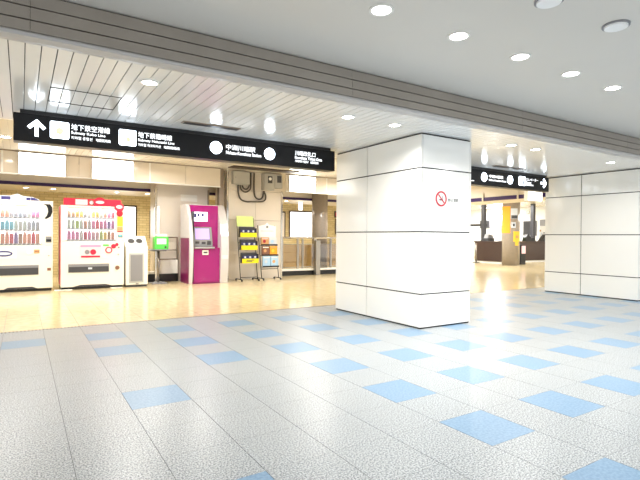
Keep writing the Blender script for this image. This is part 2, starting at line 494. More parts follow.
# ------------------------------------------------------------------ ceiling fittings
def downlight(x, y, z, rad, power, label, group, color=(1, .97, .93), spread=150):
    r = empty('downlight', (x, y, z), label, 'ceiling light', group)
    b = B(r.location); b.ring((x, y, z), rad, rad+.02, .008, 'z'); b.build('rim', 'white', r)
    b = B(r.location); b.disc((x, y, z), rad, 'z', th=.003); b.build('lens', 'lens', r)
    l = bpy.data.lights.new('lamp', 'AREA'); l.shape = 'DISK'; l.size = rad*1.9; l.energy = power; l.color = color
    l.spread = math.radians(spread)
    o = bpy.data.objects.new('lamp', l); C.objects.link(o); o.parent = r; o.location = (0, 0, -.012)
    return r
ordn = ['leftmost', 'second from the left', 'middle', 'second from the right', 'rightmost']
for i in range(5):
    downlight(1.558+.812*i, -3.64, Z1, .07, 20, f'{ordn[i]} of five lit downlights in a row on the grey hall ceiling', 'row of downlights on the hall ceiling')
sl = [(.32, 'lit downlight alone on the slatted ceiling at the left, near the ceiling access panel'),
      (2.5, 'left one of two lit downlights on the slatted ceiling beside the near column'),
      (3.2, 'right one of two lit downlights on the slatted ceiling beside the near column'),
      (5.45, 'left one of two lit downlights above the right arrow sign'),
      (6.04, 'right one of two lit downlights above the right arrow sign'),
      (8.27, 'lit downlight on the slatted ceiling in front of the column at the right edge')]
for x, lb in sl: downlight(x, -1.91, Z2, .064, 17, lb, 'downlights in the slatted ceiling')
for x, y, lb in ((3.227, -4.436, 'round unlit white speaker disc on the grey hall ceiling, nearest the right corner'),
                 (2.437, -4.381, 'round unlit white speaker disc cut by the top edge of the picture')):
    r = empty('ceiling_speaker', (x, y, Z1), lb, 'speaker', 'unlit ceiling discs')
    b = B(r.location); b.ring((x, y, Z1), .082, .096, .012, 'z'); b.build('rim', 'grey', r)
    b = B(r.location); b.disc((x, y, Z1), .081, 'z', th=.022); b.build('grille', 'card_white', r)
# slot vents
def vent(x0, x1, y, label):
    r = empty('air_vent', ((x0+x1)/2, y, Z2), label, 'vent', 'slot vents in the slatted ceiling')
    b = B(r.location); b.box(x0, x1, y-.06, y+.06, Z2-.012, Z2-.001, .002); b.build('frame', 'taupe', r)
    b = B(r.location)
    for k in range(4): b.box(x0+.02, x1-.02, y-.045+.025*k, y-.033+.025*k, Z2-.016, Z2-.012)
    b.build('louvre', 'darkgrey', r)
vent(.98, 1.71, -.62, 'dark slot vent in the slatted ceiling above the left overhead sign')
vent(6.9, 7.75, -.5, 'dark slot vent in the slatted ceiling above the right arrow sign')
r = empty('access_panel', (-.11, -.985, Z2), 'rectangular glossy access hatch with a dark outline in the slatted ceiling at the left', 'panel')
b = B(r.location); b.box(-.424, .198, -1.252, -.715, Z2+.012, Z2+.02)
for q in ((-.426, .2, -1.262, -1.246), (-.426, .2, -.724, -.708), (-.426, -.418, -1.262, -.708), (.192, .2, -1.262, -.708)): b.box(*q, Z2-.003, Z2+.012)
b.build('frame', 'dark', r)
b = B(r.location)
for k in range(6): b.box(-.422+k*.1035+.003, -.422+(k+1)*.1035-.003, -1.238, -.728, Z2+.001, Z2+.012, .002)
b.build('hatch', 'slat', r)
# lit panels in the concourse ceiling
def light_panel(x0, x1, y0, y1, z, label, power, m='panel'):
    r = empty('ceiling_light', ((x0+x1)/2, (y0+y1)/2, z), label, 'ceiling light', 'lit rectangular ceiling panels')
    b = B(r.location); b.box(x0-.03, x1+.03, y0-.03, y1+.03, z-.012, z, .003); b.build('frame', 'white', r)
    b = B(r.location); b.box(x0, x1, y0, y1, z-.016, z-.012); b.build('diffuser', m, r)
    if power:
        l = bpy.data.lights.new('lamp', 'AREA'); l.shape = 'RECTANGLE'; l.size = x1-x0; l.size_y = y1-y0; l.energy = power
        l.color = (.98, .99, 1); l.spread = PI
        o = bpy.data.objects.new('lamp', l); C.objects.link(o); o.parent = r; o.location = (0, 0, -.03)
for i, (x, y) in enumerate(((-1.6, 2.6), (.9, 2.2), (2.6, 3.4), (5.0, 2.6), (7.4, 2.8), (9.4, 2.2), (10.6, 4.4), (7.4, 4.8), (-.9, 4.2), (1.9, 4.6))):
    downlight(x, y, Z3, .075, 50, 'lit downlight in the cream concourse ceiling, ' + ['front row far left', 'front row above the machine bay', 'in front of the cash machine', 'in front of the leaflet racks', 'behind the near column', 'behind the right arrow sign', 'beyond the right arrow sign', 'in front of the balustrade', 'over the left vending machine front', 'over the recycling bin front'][i], 'downlights in the concourse ceiling', (1, .965, .91), 165)
for i, (x, y) in enumerate(((14.2, 5.2), (14.4, 8.0), (16.0, 10.5), (19.6, 5.6), (20.2, 9.2), (22.6, 11.8))):
    light_panel(x, x+1.1, y, y+.8, Z3, 'lit ceiling panel over the shops, ' + ['nearest on the right', 'nearest on the left', 'far left', 'right rear', 'middle rear', 'rearmost'][i], 150)
# small spots in the brick passage
for i, (x, y) in enumerate(((-.55, 7.7), (.05, 7.7), (1.6, 7.7), (2.4, 7.6), (6.9, 7.6), (8.2, 7.6), (4.5, 7.7))):
    downlight(x, y+.2, 2.395, .06, 16, 'small lit spot under the purple banded soffit, ' + ['over the left vending machine', 'between the vending machines', 'over the red topped vending machine', 'over the framed picture', 'left of the white lit poster', 'over the white lit poster', 'behind the duct column'][i], 'spots under the purple soffit', (1, .93, .82))

# ------------------------------------------------------------------ hanging glass screen
def bulkhead(name, x0, x1, mull):
    b = B(((x0+x1)/2, 5.78, 2.485)); o = b.o.copy()
    b.box(x0, x1, 5.76, 5.80, 2.485, 2.515, .004); b.box(x0, x1, 5.76, 5.80, Z3-.02, Z3-.001, .003, 2)
    xs = [x0] + mull + [x1]
    for a, c in zip(xs, xs[1:]): b.box(a+.004, c-.004, 5.775, 5.79, 2.515, Z3-.02, 0, 1)
    for m in mull[::2]: b.box(m-.02, m+.02, 5.765, 5.80, 2.515, Z3-.02, .003)
    struct(b, name, ['white', 'cream_panel', 'taupe'])
bulkhead('trim_6', -5.9, 3.83, [-3.9, -2.2, -1.0, .46, 2.02, 2.9])
bulkhead('trim_7', 5.8, 11.3, [7.2, 8.1, 9.0, 10.2])
def light_box(x0, x1, label):
    r = empty('lit_notice_box', ((x0+x1)/2, 5.72, 2.49), label, 'sign', 'lit notice boxes'); o = r.location
    b = B(o); b.box(x0, x1, 5.70, 5.759, 2.49, 2.965, .006); b.build('case', 'white', r)
    b = B(o); b.box(x0+.012, x1-.012, 5.694, 5.70, 2.5, 2.955); b.build('face', 'lightbox', r)
light_box(-.71, .19, 'blank glowing white notice box high up above the left vending machine')
light_box(.72, 1.63, 'blank glowing white notice box high up above the red topped machine and bin')
light_box(5.88, 6.76, 'blank glowing white notice box high up above the balustrade')

# ------------------------------------------------------------------ beige walls and duct column
r = empty('beige_pier', (3.0, 6.7, 0), 'beige stone pier with chrome corners directly behind the magenta cash machine', 'pier')
o = r.location
b = B(o); b.box(2.33, 3.7, 6.4, 7.1, 0, Z3-.002, .004); b.build('shaft', 'beige', r)
b = B(o); b.box(2.28, 2.345, 6.37, 6.45, 0, 2.46, .012); b.build('corner_guard', 'chrome', r)
b = B(o); b.box(3.685, 3.74, 6.37, 6.45, 0, 2.46, .012); b.build('corner_guard', 'taupe', r)
b = B(o); b.box(2.95, 3.4, 6.385, 6.399, 2.12, 2.3, .004); b.build('notice', 'white', r)
r = empty('duct_column', (4.93, 6.5, 0), 'beige stone column with grey electrical boxes, right of the magenta cash machine', 'column')
o = r.location
b = B(o)
for za, zb in ((0, .82), (.826, 1.64), (1.646, 2.46), (2.466, Z3-.002)):
    b.box(4.13, 4.93, 5.95, 7.0, za, zb, .003); b.box(4.934, 5.73, 5.95, 7.0, za, zb, .003)
b.build('shaft', 'beige', r)
b = B(o); b.box(3.86, 3.98, 5.93, 6.1, 0, Z3-.002, .01); b.build('mullion', 'taupe', r)
b = B(o); b.box(4.07, 4.135, 5.935, 6.02, 0, Z3-.002, .015); b.build('corner_guard', 'chrome', r)
b = B(o); b.box(5.725, 5.79, 5.935, 6.02, 0, 2.5, .015); b.build('corner_guard', 'chrome', r)
# electrical boxes hung on it
def ebox(x0, x1, z0, z1, d, label, dial):
    r = empty('electrical_box', ((x0+x1)/2, 5.948, z0), label, 'electrical box', 'boxes on the duct column')
    o = r.location; y = 5.948
    b = B(o); b.box(x0, x1, y-d, y, z0, z1, .008); b.build('case', 'boxgrey', r)
    b = B(o); b.box(x0+.02, x1-.02, y-d-.008, y-d, z0+.02, z1-.02, .004); b.build('cover', 'boxgrey', r)
    if dial:
        cx, cz = (x0+x1)/2+.02, (z0+z1)/2+.06
        b = B(o); b.box(cx-.07, cx+.07, y-d-.012, y-d-.008, cz-.1, cz+.1, .002); p = b.build('meter', 'darkgrey', r)
        b = B(o)
        if dial == 1: b.disc((cx, y-d-.0125, cz+.02), .045, th=.006); b.build('dial', 'white', p)
    else:
        b = B(o); b.cyl((x0+.06, y-d-.012, (z0+z1)/2), (x0+.06, y-d-.005, (z0+z1)/2), .014); b.build('lock', 'grey', r)
ebox(4.2, 4.68, 2.62, 2.97, .16, 'wide plain grey electrical box at the top left of the duct column', 0)
ebox(5.1, 5.42, 2.5, 2.97, .2, 'grey electrical box with a round white dial on the duct column', 1)
ebox(5.46, 5.72, 2.58, 2.97, .12, 'small grey electrical box with a dark window at the right edge of the duct column', 2)
def conduit(pts, rad, label):
    P = [Vector((x, 5.9, z)) for x, z in pts]; out = []
    n = len(P)
    for i in range(n-1):
        a, b_, c, d = P[max(i-1, 0)], P[i], P[i+1], P[min(i+2, n-1)]
        for k in range(6):
            t = k/6
            out.append(.5*((2*b_)+(-a+c)*t+(2*a-5*b_+4*c-d)*t*t+(-a+3*b_-3*c+d)*t**3))
    out.append(P[-1])
    b = B((pts[0][0], 5.9, pts[0][1])); b.tube(out, rad, 10)
    tag(b.build('conduit', 'conduit'), label, 'conduit', 'conduits on the duct column')
conduit([(4.38, 2.6), (4.39, 2.4), (4.46, 2.22), (4.62, 2.16), (4.78, 2.165), (4.95, 2.17), (5.1, 2.18), (5.2, 2.23), (5.22, 2.35), (5.16, 2.48)], .022, 'longest grey conduit looping lowest under the electrical boxes')
conduit([(4.44, 2.6), (4.48, 2.48), (4.6, 2.42), (4.72, 2.48), (4.76, 2.6), (4.76, 2.97)], .02, 'short grey conduit in a U under the wide electrical box')
conduit([(4.5, 2.6), (4.54, 2.53), (4.61, 2.5), (4.67, 2.53), (4.72, 2.64), (4.72, 2.97)], .02, 'innermost tight U of grey conduit under the wide electrical box')
conduit([(4.86, 2.97), (4.86, 2.5), (4.9, 2.3), (5.02, 2.24), (5.12, 2.3), (5.16, 2.48)], .022, 'grey conduit dropping from the ceiling to the dial box in a J')
b = B((4.9, 5.27, Z3)); b.box(3.92, 5.85, 5.07, 5.47, Z3-.02, Z3-.001, .004)
tag(b.build('ceiling_slot', 'slot_brown'), 'long dark brown ceiling slot in front of the duct column', 'ceiling slot')

# ------------------------------------------------------------------ vending machines
def bottle_proto(mat, kind):
    r = bpy.data.objects.new('drink_bottle', None); C.objects.link(r)
    b = B()
    if kind == 0:
        b.lathe((0, 0, 0), [(.024, 0), (.027, .01), (.027, .09), (.024, .1), (.027, .115), (.012, .15), (.012, .155)])
        b.build('bottle', mat, r); b = B(); b.lathe((0, 0, .155), [(.014, 0), (.014, .018)]); b.build('cap', 'white', r)
    else:
        b.lathe((0, 0, 0), [(.023, 0), (.027, .01), (.027, .125), (.023, .135)])
        b.build('can', mat, r); b = B(); b.lathe((0, 0, .135), [(.023, 0), (.021, .004)]); b.build('lid', 'silverpaint', r)
    return r
def set_row(x0, x1, y, z, mats, n, label, group, sy=1.0):
    protos = {}
    mats = [{'brown': 'd_brown', 'red': 'd_red', 'crimson': 'd_red', 'indigo': 'd_violet', 'grey': 'd_grey', 'pink': 'd_pink', 'tan': 'd_orange', 'orange': 'd_orange', 'teal': 'd_sky', 'sky': 'd_sky', 'gold': 'd_gold', 'yellowp': 'd_gold'}.get(m, m) for m in mats]
    for i in range(n):
        mt = mats[i*len(mats)//n]; kd = (i*len(mats)//n) % 2
        if (mt, kd) not in protos: p = protos[(mt, kd)] = bottle_proto(mt, kd)
        else: p = copy_tree(protos[(mt, kd)])
        p.location = (x0+(x1-x0)*(i+.5)/n, y, z); p.scale = (1.32, 1.32, 1.18*sy)
        tag(p, label, 'drink', group)

def tube_lamp(root, x0, x1, y, z):
    b = B(root.location); b.box(x0, x1, y, y+.03, z-.02, z, .004); p = b.build('tube_lamp', 'white', root)
    l = bpy.data.lights.new('lamp', 'AREA'); l.shape = 'RECTANGLE'; l.size = x1-x0; l.size_y = .05; l.energy = 9; l.color = (1, .98, 1)
    o = bpy.data.objects.new('lamp', l); C.objects.link(o); o.parent = p
    o.location = Vector(((x0+x1)/2, y+.03, z-.03)) - Vector(root.location); o.rotation_euler = (math.radians(20), 0, 0)
def vending(x0, x1, yf, H, name_label):
    r = empty('vending_machine', ((x0+x1)/2, yf+.35, 0), name_label, 'vending machine')
    return r
# --- white machine with the red top
x0, x1, yf, H = .07, 1.345, 5.25, 1.84
r = vending(x0, x1, yf, H, 'white drinks vending machine with a red printed top board, beside the recycling bin'); o = r.location
b = B(o)
b.box(x0+.004, x1-.004, yf+.14, yf+.95, .06, H, .012); b.box(x0, x1, yf+.0, yf+.14, .06, 1.06, .012)
b.box(x0, x0+.1, yf, yf+.14, 1.06, H, .008); b.box(x1-.17, x1, yf, yf+.14, 1.06, H, .008); b.box(x0+.1, x1-.17, yf, yf+.14, 1.79, H, .006)
cab = b.build('cabinet', 'ivory', r)
b = B(o); b.box(x0-.012, x0+.002, yf+.06, yf+.16, .1, H-.02, .002); b.box(x0-.012, x0+.002, yf+.4, yf+.46, .1, H-.02, .002); b.build('side_stripe', 'rose', r)
b = B(o); b.box(x0+.1, x1-.17, yf+.128, yf+.139, 1.07, 1.79); b.build('display_panel', 'display', r)
for z in (1.07, 1.315, 1.56):
    b = B(o); b.box(x0+.1, x1-.17, yf+.03, yf+.128, z, z+.03, .003)
    p = b.build('shelf', 'white', r)
    b = B(o)
    for k in range(12):
        xx = x0+.12+k*.079
        b.box(xx, xx+.05, yf+.026, yf+.03, z+.004, z+.024)
    b.build('button_strip', 'skyd', p)
b = B(o); b.box(x0+.1, x1-.17, yf+.006, yf+.01, 1.06, 1.79); b.build('window', 'pane', r)
b = B(o); b.box(x0+.05, x1-.06, yf+.06, yf+.09, 1.83, 2.0, .006); top = b.build('top_board', 'red', r)
b = B(o); b.box(x0+.28, x0+.52, yf+.055, yf+.0595, 1.86, 1.98); b.build('print', 'palepink', top)
b = B(o); b.disc((x0+.6, yf+.058, 1.915), .06, th=.004); b.disc((x0+.6, yf+.055, 1.915), .04, th=.003, mat=1); b.build('print', ['brown', 'palepink'], top)
b = B(o); b.disc((x0+.77, yf+.058, 1.93), .125, th=.02, rz=.11); b.disc((x0+.77, yf+.037, 1.93), .09, th=.003, rz=.035, mat=1); b.build('badge', ['red', 'palepink'], top)
b = B(o); b.disc((x1-.11, yf-.002, 1.83), .1, th=.012); b.disc((x1-.11, yf-.015, 1.84), .07, th=.003, rz=.04, mat=1); b.disc((x1-.1, yf-.002, 1.69), .07, th=.01, mat=2); b.build('badge', ['red', 'palepink', 'crimson'], r)
b = B(o); b.box(x1-.15, x1-.03, yf-.006, yf-.0, 1.4, 1.62, .002); b.box(x1-.15, x1-.03, yf-.006, yf-.0, 1.3, 1.39, .002, 1); b.box(x1-.15, x1-.03, yf-.006, yf-.0, 1.265, 1.295, .001, 2); b.build('sticker', ['gold', 'tan', 'crimson'], r)
b = B(o); b.box(x1-.13, x1-.04, yf-.008, yf, 1.15, 1.21, .003); p = b.build('price_display', 'darkgrey', r)
b = B(o); b.box(x1-.12, x1-.05, yf-.01, yf-.008, 1.165, 1.2); b.build('digits', 'teal', p)
b = B(o); b.box(.44, .86, yf-.006, yf, .69, .98, .002); p = b.build('poster', 'palepink', r)
b = B(o); b.box(.445, .855, yf-.008, yf-.006, .93, .975); b.box(.46, .84, yf-.008, yf-.006, .7, .74, 0, 1)
b.disc((.58, yf-.006, .82), .05, th=.003, mat=2); b.disc((.7, yf-.006, .82), .06, th=.003, mat=1); b.build('print', ['pink', 'red', 'grey'], p)
b = B(o); b.disc((1.02, yf, .86), .075, th=.008); b.disc((1.12, yf, .945), .052, th=.008); b.disc((1.19, yf, .985), .035, th=.008); b.disc((1.02, yf-.008, .86), .05, th=.003, mat=1); b.build('sticker', ['red', 'palepink'], r)
b = B(o); b.box(.9, 1.02, yf-.005, yf, .95, .99); b.build('sticker', 'green', r)
b = B(o); b.box(.88, .96, yf-.005, yf, .68, .76); b.build('sticker', 'skyd', r)
b = B(o); b.box(.21, 1.03, yf-.01, yf, .375, .56, .004); p = b.build('dispensing_slot', 'grey', r)
b = B(o); b.box(.225, 1.015, yf-.018, yf-.01, .385, .5, .003); b.build('flap', 'darkgrey', p)
b = B(o); b.box(.6, .68, yf-.02, yf-.018, .44, .48); b.build('label', 'skyd', p)
b = B(o); b.cyl((1.2, yf-.012, .46), (1.2, yf, .46), .05); p = b.build('coin_return', 'taupe', r)
b = B(o); b.cyl((1.2, yf-.016, .46), (1.2, yf-.012, .46), .035); b.build('cup', 'brown', p)
b = B(o); b.cyl((1.22, yf-.012, .76), (1.22, yf, .76), .016); b.build('lock', 'steel', r)
b = B(o); b.cyl((1.23, yf-.01, .92), (1.23, yf, .92), .02); b.build('coin_slot', 'grey', r)
b = B(o); b.prism([(.3, .062), (.45, .1), (.95, .1), (1.1, .062)], 'y', yf-.004, yf); b.build('kick_vent', 'darkgrey', r)
b = B(o); b.box(x0+.02, x1-.02, yf+.05, yf+.9, .012, .06); b.build('plinth', 'black', r)
b = B(o); b.box(x0-.12, x0+.22, yf-.06, yf+.12, 0, .012, .003); b.box(x1-.28, x1-.03, yf-.02, yf+.12, 0, .012, .003); b.build('floor_plate', 'white', r)
tube_lamp(r, x0+.12, x1-.19, yf+.02, 1.79)
G = 'sample drinks in the red topped vending machine'
set_row(x0+.12, x1-.19, yf+.075, 1.59, ['brown', 'gold', 'gold', 'grey', 'white', 'yellowp', 'frost', 'tan', 'pink', 'crimson'], 12, 'sample drink on the top shelf of the red topped vending machine', G)
set_row(x0+.12, x1-.19, yf+.075, 1.345, ['frost', 'lime', 'frost', 'tan', 'white', 'pink', 'red', 'pink', 'pink', 'indigo', 'pink'], 12, 'sample drink on the middle shelf of the red topped vending machine', G)
set_row(x0+.12, x1-.19, yf+.075, 1.1, ['pink', 'pink', 'frost', 'red', 'pink', 'palepink', 'lime', 'gold', 'brown', 'tan'], 12, 'sample drink on the bottom shelf of the red topped vending machine', G)

# --- left machine, cut by the picture edge
x0, x1, yf, H = -1.25, -.075, 5.32, 1.91
r = vending(x0, x1, yf, H, 'ivory drinks vending machine cut off by the left picture edge, with a black curved mark'); o = r.location
b = B(o)
b.box(x0+.004, x1-.004, yf+.14, yf+.95, .06, H, .012); b.box(x0, x1, yf, yf+.14, .06, .97, .012)
b.box(x0, x0+.06, yf, yf+.14, .97, H, .008); b.box(x1-.22, x1, yf, yf+.14, .97, H, .008); b.box(x0+.06, x1-.22, yf, yf+.14, 1.8, H, .006)
b.build('cabinet', 'ivory', r)
b = B(o); b.box(x0+.06, x1-.22, yf+.128, yf+.139, .98, 1.8); b.build('display_panel', 'display', r)
for z in (.98, 1.27, 1.53):
    b = B(o); b.box(x0+.06, x1-.22, yf+.03, yf+.128, z, z+.03, .003); p = b.build('shelf', 'white', r)
    b = B(o)
    for k in range(11):
        xx = x0+.08+k*.078; b.box(xx, xx+.045, yf+.026, yf+.03, z+.006, z+.022)
    b.build('button_strip', 'grey', p)
b = B(o); b.box(x0+.06, x1-.22, yf+.006, yf+.01, .97, 1.8); b.build('window', 'pane', r)
b = B(o); b.prism([(x0+.03, 1.9), (-.32, 1.9), (-.33, 1.94), (-.45, 1.99), (-.62, 2.0), (-.72, 2.05), (-.84, 2.0), (x0+.03, 2.0)], 'y', yf+.05, yf+.09); top = b.build('top_board', 'skyd', r)
b = B(o); b.box(-1.0, -.84, yf+.045, yf+.0495, 1.87, 1.98); b.box(-.56, -.49, yf+.045, yf+.0495, 1.87, 1.97, 0, 0); b.prism([(-.48, 1.87), (-.33, 1.87), (-.34, 1.93), (-.42, 1.97), (-.48, 1.98)], 'y', yf+.045, yf+.0495)
b.disc((-.71, yf+.049, 1.92), .07, th=.004, mat=1); b.build('print', ['indigo', 'palepink'], top)
b = B(o)
pts = [(-.21+.17*math.cos(a), 1.69+.17*math.sin(a)) for a in [math.radians(t) for t in range(-55, 56, 10)]]
pts2 = [(-.26+.11*math.cos(a), 1.69+.15*math.sin(a)) for a in [math.radians(t) for t in range(55, -56, -10)]]
b.prism([(-.26, 1.85), (-.13, 1.845), (-.09, 1.78), (-.085, 1.68), (-.12, 1.58), (-.2, 1.53), (-.235, 1.54), (-.19, 1.6), (-.168, 1.68), (-.175, 1.76), (-.205, 1.82)], 'y', yf-.004, yf-.0); b.build('curved_mark', 'black', r)
b = B(o); b.box(-.21, -.1, yf-.008, yf, 1.03, 1.16, .003); b.box(-.2, -.11, yf-.01, yf-.008, 1.05, 1.1, 0, 1); b.build('price_display', ['grey', 'black'], r)
b = B(o); b.disc((-.95, yf, .8), .15, th=.006, rz=.06); b.disc((-.95, yf-.006, .8), .12, th=.002, rz=.03, mat=1); b.box(-1.2, -.73, yf-.003, yf, .7, .9, 0, 2); b.build('sticker', ['indigo', 'skyd', 'white'], r)
b = B(o); b.cyl((-.5, yf-.01, .83), (-.5, yf, .83), .055); b.build('coin_slot', 'white', r)
b = B(o); b.box(-.42, -.32, yf-.01, yf, .8, .88, .003); p = b.build('note_reader', 'tan', r)
b = B(o); b.box(-.41, -.33, yf-.012, yf-.01, .835, .85); b.build('slot', 'brown', p)
b = B(o); b.box(-1.2, -.335, yf-.01, yf, .35, .555, .004); p = b.build('dispensing_slot', 'grey', r)
b = B(o); b.box(-1.19, -.345, yf-.018, yf-.01, .36, .5, .003); b.build('flap', 'darkgrey', p)
b = B(o); b.box(-.18, -.11, yf-.012, yf, .43, .49, .004); b.build('coin_return', 'brown', r)
b = B(o); b.prism([(-.95, .062), (-.88, .1), (-.45, .1), (-.36, .062)], 'y', yf-.004, yf); b.build('kick_vent', 'darkgrey', r)
b = B(o); b.cyl((-.15, yf-.012, .75), (-.15, yf, .75), .014); b.build('lock', 'steel', r)
b = B(o); b.box(x0+.02, x1-.02, yf+.05, yf+.9, .0, .06); b.build('plinth', 'black', r)
tube_lamp(r, x0+.08, x1-.24, yf+.02, 1.8)
G = 'sample drinks in the left vending machine'
set_row(x0+.08, x1-.24, yf+.075, 1.56, ['tan', 'orange', 'tan', 'grey', 'grey', 'skyd', 'grey', 'frost', 'pink', 'pink'], 11, 'sample drink on the top shelf of the left vending machine', G)
set_row(x0+.08, x1-.24, yf+.075, 1.3, ['teal', 'teal', 'sky', 'teal', 'frost', 'white', 'frost', 'grey', 'skyd', 'grey'], 11, 'sample drink on the middle shelf of the left vending machine', G)
set_row(x0+.08, x1-.24, yf+.075, 1.01, ['tan', 'orange', 'tan', 'red', 'indigo', 'brown', 'orange', 'tan', 'red', 'tan'], 11, 'sample drink on the bottom shelf of the left vending machine', G, 1.25)

# ------------------------------------------------------------------ recycling bin, table, box
r = empty('recycling_bin', (1.62, 5.5, 0), 'ivory recycling bin with two round holes and a grey window, between machine and table', 'bin'); o = r.location
b = B(o); b.prism([(5.25, .05), (5.7, .05), (5.7, 1.18), (5.56, 1.18), (5.33, .94), (5.25, .93)], 'x', 1.385, 1.87, 0, .008); b.build('body', 'ivory', r)
sl_ = lambda t: (5.33+.23*t, .94+.24*t)
for cx in (1.53, 1.71):
    b = B(o); y_, z_ = sl_(.5)
    nrm = Vector((0, -.24, .23)).normalized()
    b.cyl(Vector((cx, y_, z_)) - nrm*.004, Vector((cx, y_, z_))+nrm*.006, .082, .082); p = b.build('hole_rim', 'grey', r)
    b = B(o); b.cyl(Vector((cx, y_, z_)) + nrm*.004, Vector((cx, y_, z_))+nrm*.009, .066); b.build('hole', 'black', p)
b = B(o); b.box(1.455, 1.775, 5.238, 5.25, .1, .78, .006); p = b.build('window', 'bag', r)
b = B(o); b.box(1.485, 1.745, 5.234, 5.238, .14, .74); b.build('sack', 'grey', p)
b = B(o); b.box(1.6, 1.66, 5.226, 5.25, .06, .09, .003); b.build('latch', 'steel', r)
b = B(o); b.box(1.4, 1.855, 5.28, 5.68, 0, .05); b.build('plinth', 'darkgrey', r)

r = empty('side_table', (2.24, 5.8, 0), 'small grey pedestal table holding the green box, left of the cash machine', 'table'); o = r.location
b = B(o); b.box(1.99, 2.48, 5.6, 6.0, .83, .855, .006); b.build('table_top', 'grey', r)
b = B(o); b.cyl((2.235, 5.8, .03), (2.235, 5.8, .83), .028); b.build('post', 'steel', r)
b = B(o); b.box(2.05, 2.43, 5.62, 5.98, 0, .03, .008); b.build('base_plate', 'grey', r)
b = B(o); b.box(2.08, 2.4, 5.66, 5.94, .81, .83); b.build('bracket', 'darkgrey', r)
r = empty('green_box', (2.28, 5.8, .856), 'bright green plastic box with a pale window on the pedestal table', 'box'); o = r.location
b = B(o); b.box(2.12, 2.46, 5.68, 5.9, .856, 1.17, .012); b.build('case', 'green', r)
b = B(o); b.box(2.17, 2.4, 5.668, 5.68, .98, 1.12, .004); b.build('window', 'frost', r)
b = B(o); b.box(2.36, 2.4, 5.668, 5.68, .89, .93, .002); b.build('switch', 'black', r)
b = B(o); b.box(2.17, 2.42, 5.7, 5.88, 1.17, 1.235, .012); b.build('lid', 'frost', r)
b = B((2.31, 6.12, 0)); b.cyl((2.31, 6.12, 0), (2.31, 6.12, 1.95), .03, .03, 16); b.cyl((2.31, 6.12, 0), (2.31, 6.12, .02), .1, .1)
b.box(2.275, 2.345, 6.085, 6.155, 1.25, 1.9, .01)  # white sleeve stands in for the bright reflection on the pipe
tag(b.build('pipe_reflection', 'white'), 'slim white pipe behind the green box, its bright reflection shaped as a sleeve', 'post')

# ------------------------------------------------------------------ cash machine
r = empty('cash_machine', (3.35, 5.6, 0), 'magenta and silver cash machine with curved side fins and a lilac screen', 'cash machine'); o = r.location
X0, X1 = 2.84, 3.84
prof = [(5.24, 0), (5.2, .3), (5.17, .6), (5.16, .9), (5.19, 1.2), (5.27, 1.5), (5.38, 1.75), (5.5, 1.95), (5.6, 2.0)]
def fin(a, c):
    b = B(o); b.prism(prof + [(6.0, 2.0), (6.0, 0)], 'x', a, c, 0, .006); return b
p = fin(X0, X0+.085).build('side_fin', 'silverpaint', r)
p2 = fin(X1-.2, X1).build('side_fin', 'silverpaint', r)
b = B(o); b.prism([(5.26, .01), (5.26, 1.14), (5.95, 1.14), (5.95, .01)], 'x', X0-.008, X0+.01); b.build('side_panel', 'magenta_dark', p)
b = B(o)
b.box(X0+.085, X1-.2, 5.42, 5.98, .9, 1.97); b.box(X0+.085, X1-.2, 5.27, 5.98, .03, .9, .004); b.build('body', 'magenta', r)
b = B(o); b.prism([(5.47, 1.84), (5.5, 1.99), (5.98, 1.99), (5.98, 1.84)], 'x', X0+.1, X1-.2); b.build('light_box', 'silverpaint', r)
b = B(o); b.box(X0+.1, X0+.125, 5.262, 5.42, .05, 1.8); b.build('gap', 'black', r)
b = B(o); b.box(X0+.14, X0+.52, 5.40, 5.42, 1.56, 1.8, .003); p = b.build('notice_screen', 'bluewhite', r)
for xa, xb, za in ((.17, .23, 1.66), (.26, .31, 1.68), (.36, .42, 1.69)):
    b = B(o); b.box(X0+xa, X0+xb, 5.398, 5.4, za, 1.76); b.build('picture', 'indigo', p)
b = B(o); b.prism([(5.42, 1.42), (5.4, 1.42), (5.31, .98), (5.31, .93), (5.42, .93)], 'x', X0+.15, X0+.62, 0, .004); p = b.build('monitor_housing', 'grey', r)
b = B(o); b.prism([(5.392, 1.38), (5.386, 1.38), (5.332, 1.11), (5.338, 1.11)], 'x', X0+.19, X0+.55); b.build('screen', 'lilac', p)
b = B(o); b.box(X0+.18, X0+.28, 5.306, 5.316, 1.0, 1.06, .003); b.box(X0+.34, X0+.44, 5.306, 5.316, .99, 1.05, .003); b.box(X0+.48, X0+.58, 5.306, 5.316, .97, 1.07, .003); b.build('card_slot', 'darkgrey', p)
b = B(o); b.box(X0+.13, X0+.64, 5.2, 5.42, .88, .92, .008); p = b.build('keypad_shelf', 'housing', r)
b = B(o)
for i in range(4):
    for j in range(3): b.box(X0+.3+i*.045, X0+.33+i*.045, 5.23+j*.045, 5.26+j*.045, .92, .928, .002)
b.build('keypad', 'grey', p)
b = B(o); b.box(X0+.34, X0+.5, 5.258, 5.268, .72, .84, .004); p = b.build('receipt_slot', 'white', r)
b = B(o); b.box(X0+.37, X0+.47, 5.254, 5.258, .76, .8); b.build('slot', 'darkgrey', p)
b = B(o); b.box(X0+.1, X1-.2, 5.258, 5.27, .868, .876); b.box(X0+.1, X1-.2, 5.25, 5.27, .0, .03); b.build('seam', 'magenta_dark', r)
b = B(o); b.prism([(5.168, .62), (5.163, .88), (5.17, .88), (5.175, .62)], 'x', X1-.18, X1-.02); b.build('card_notice', 'white', p2)

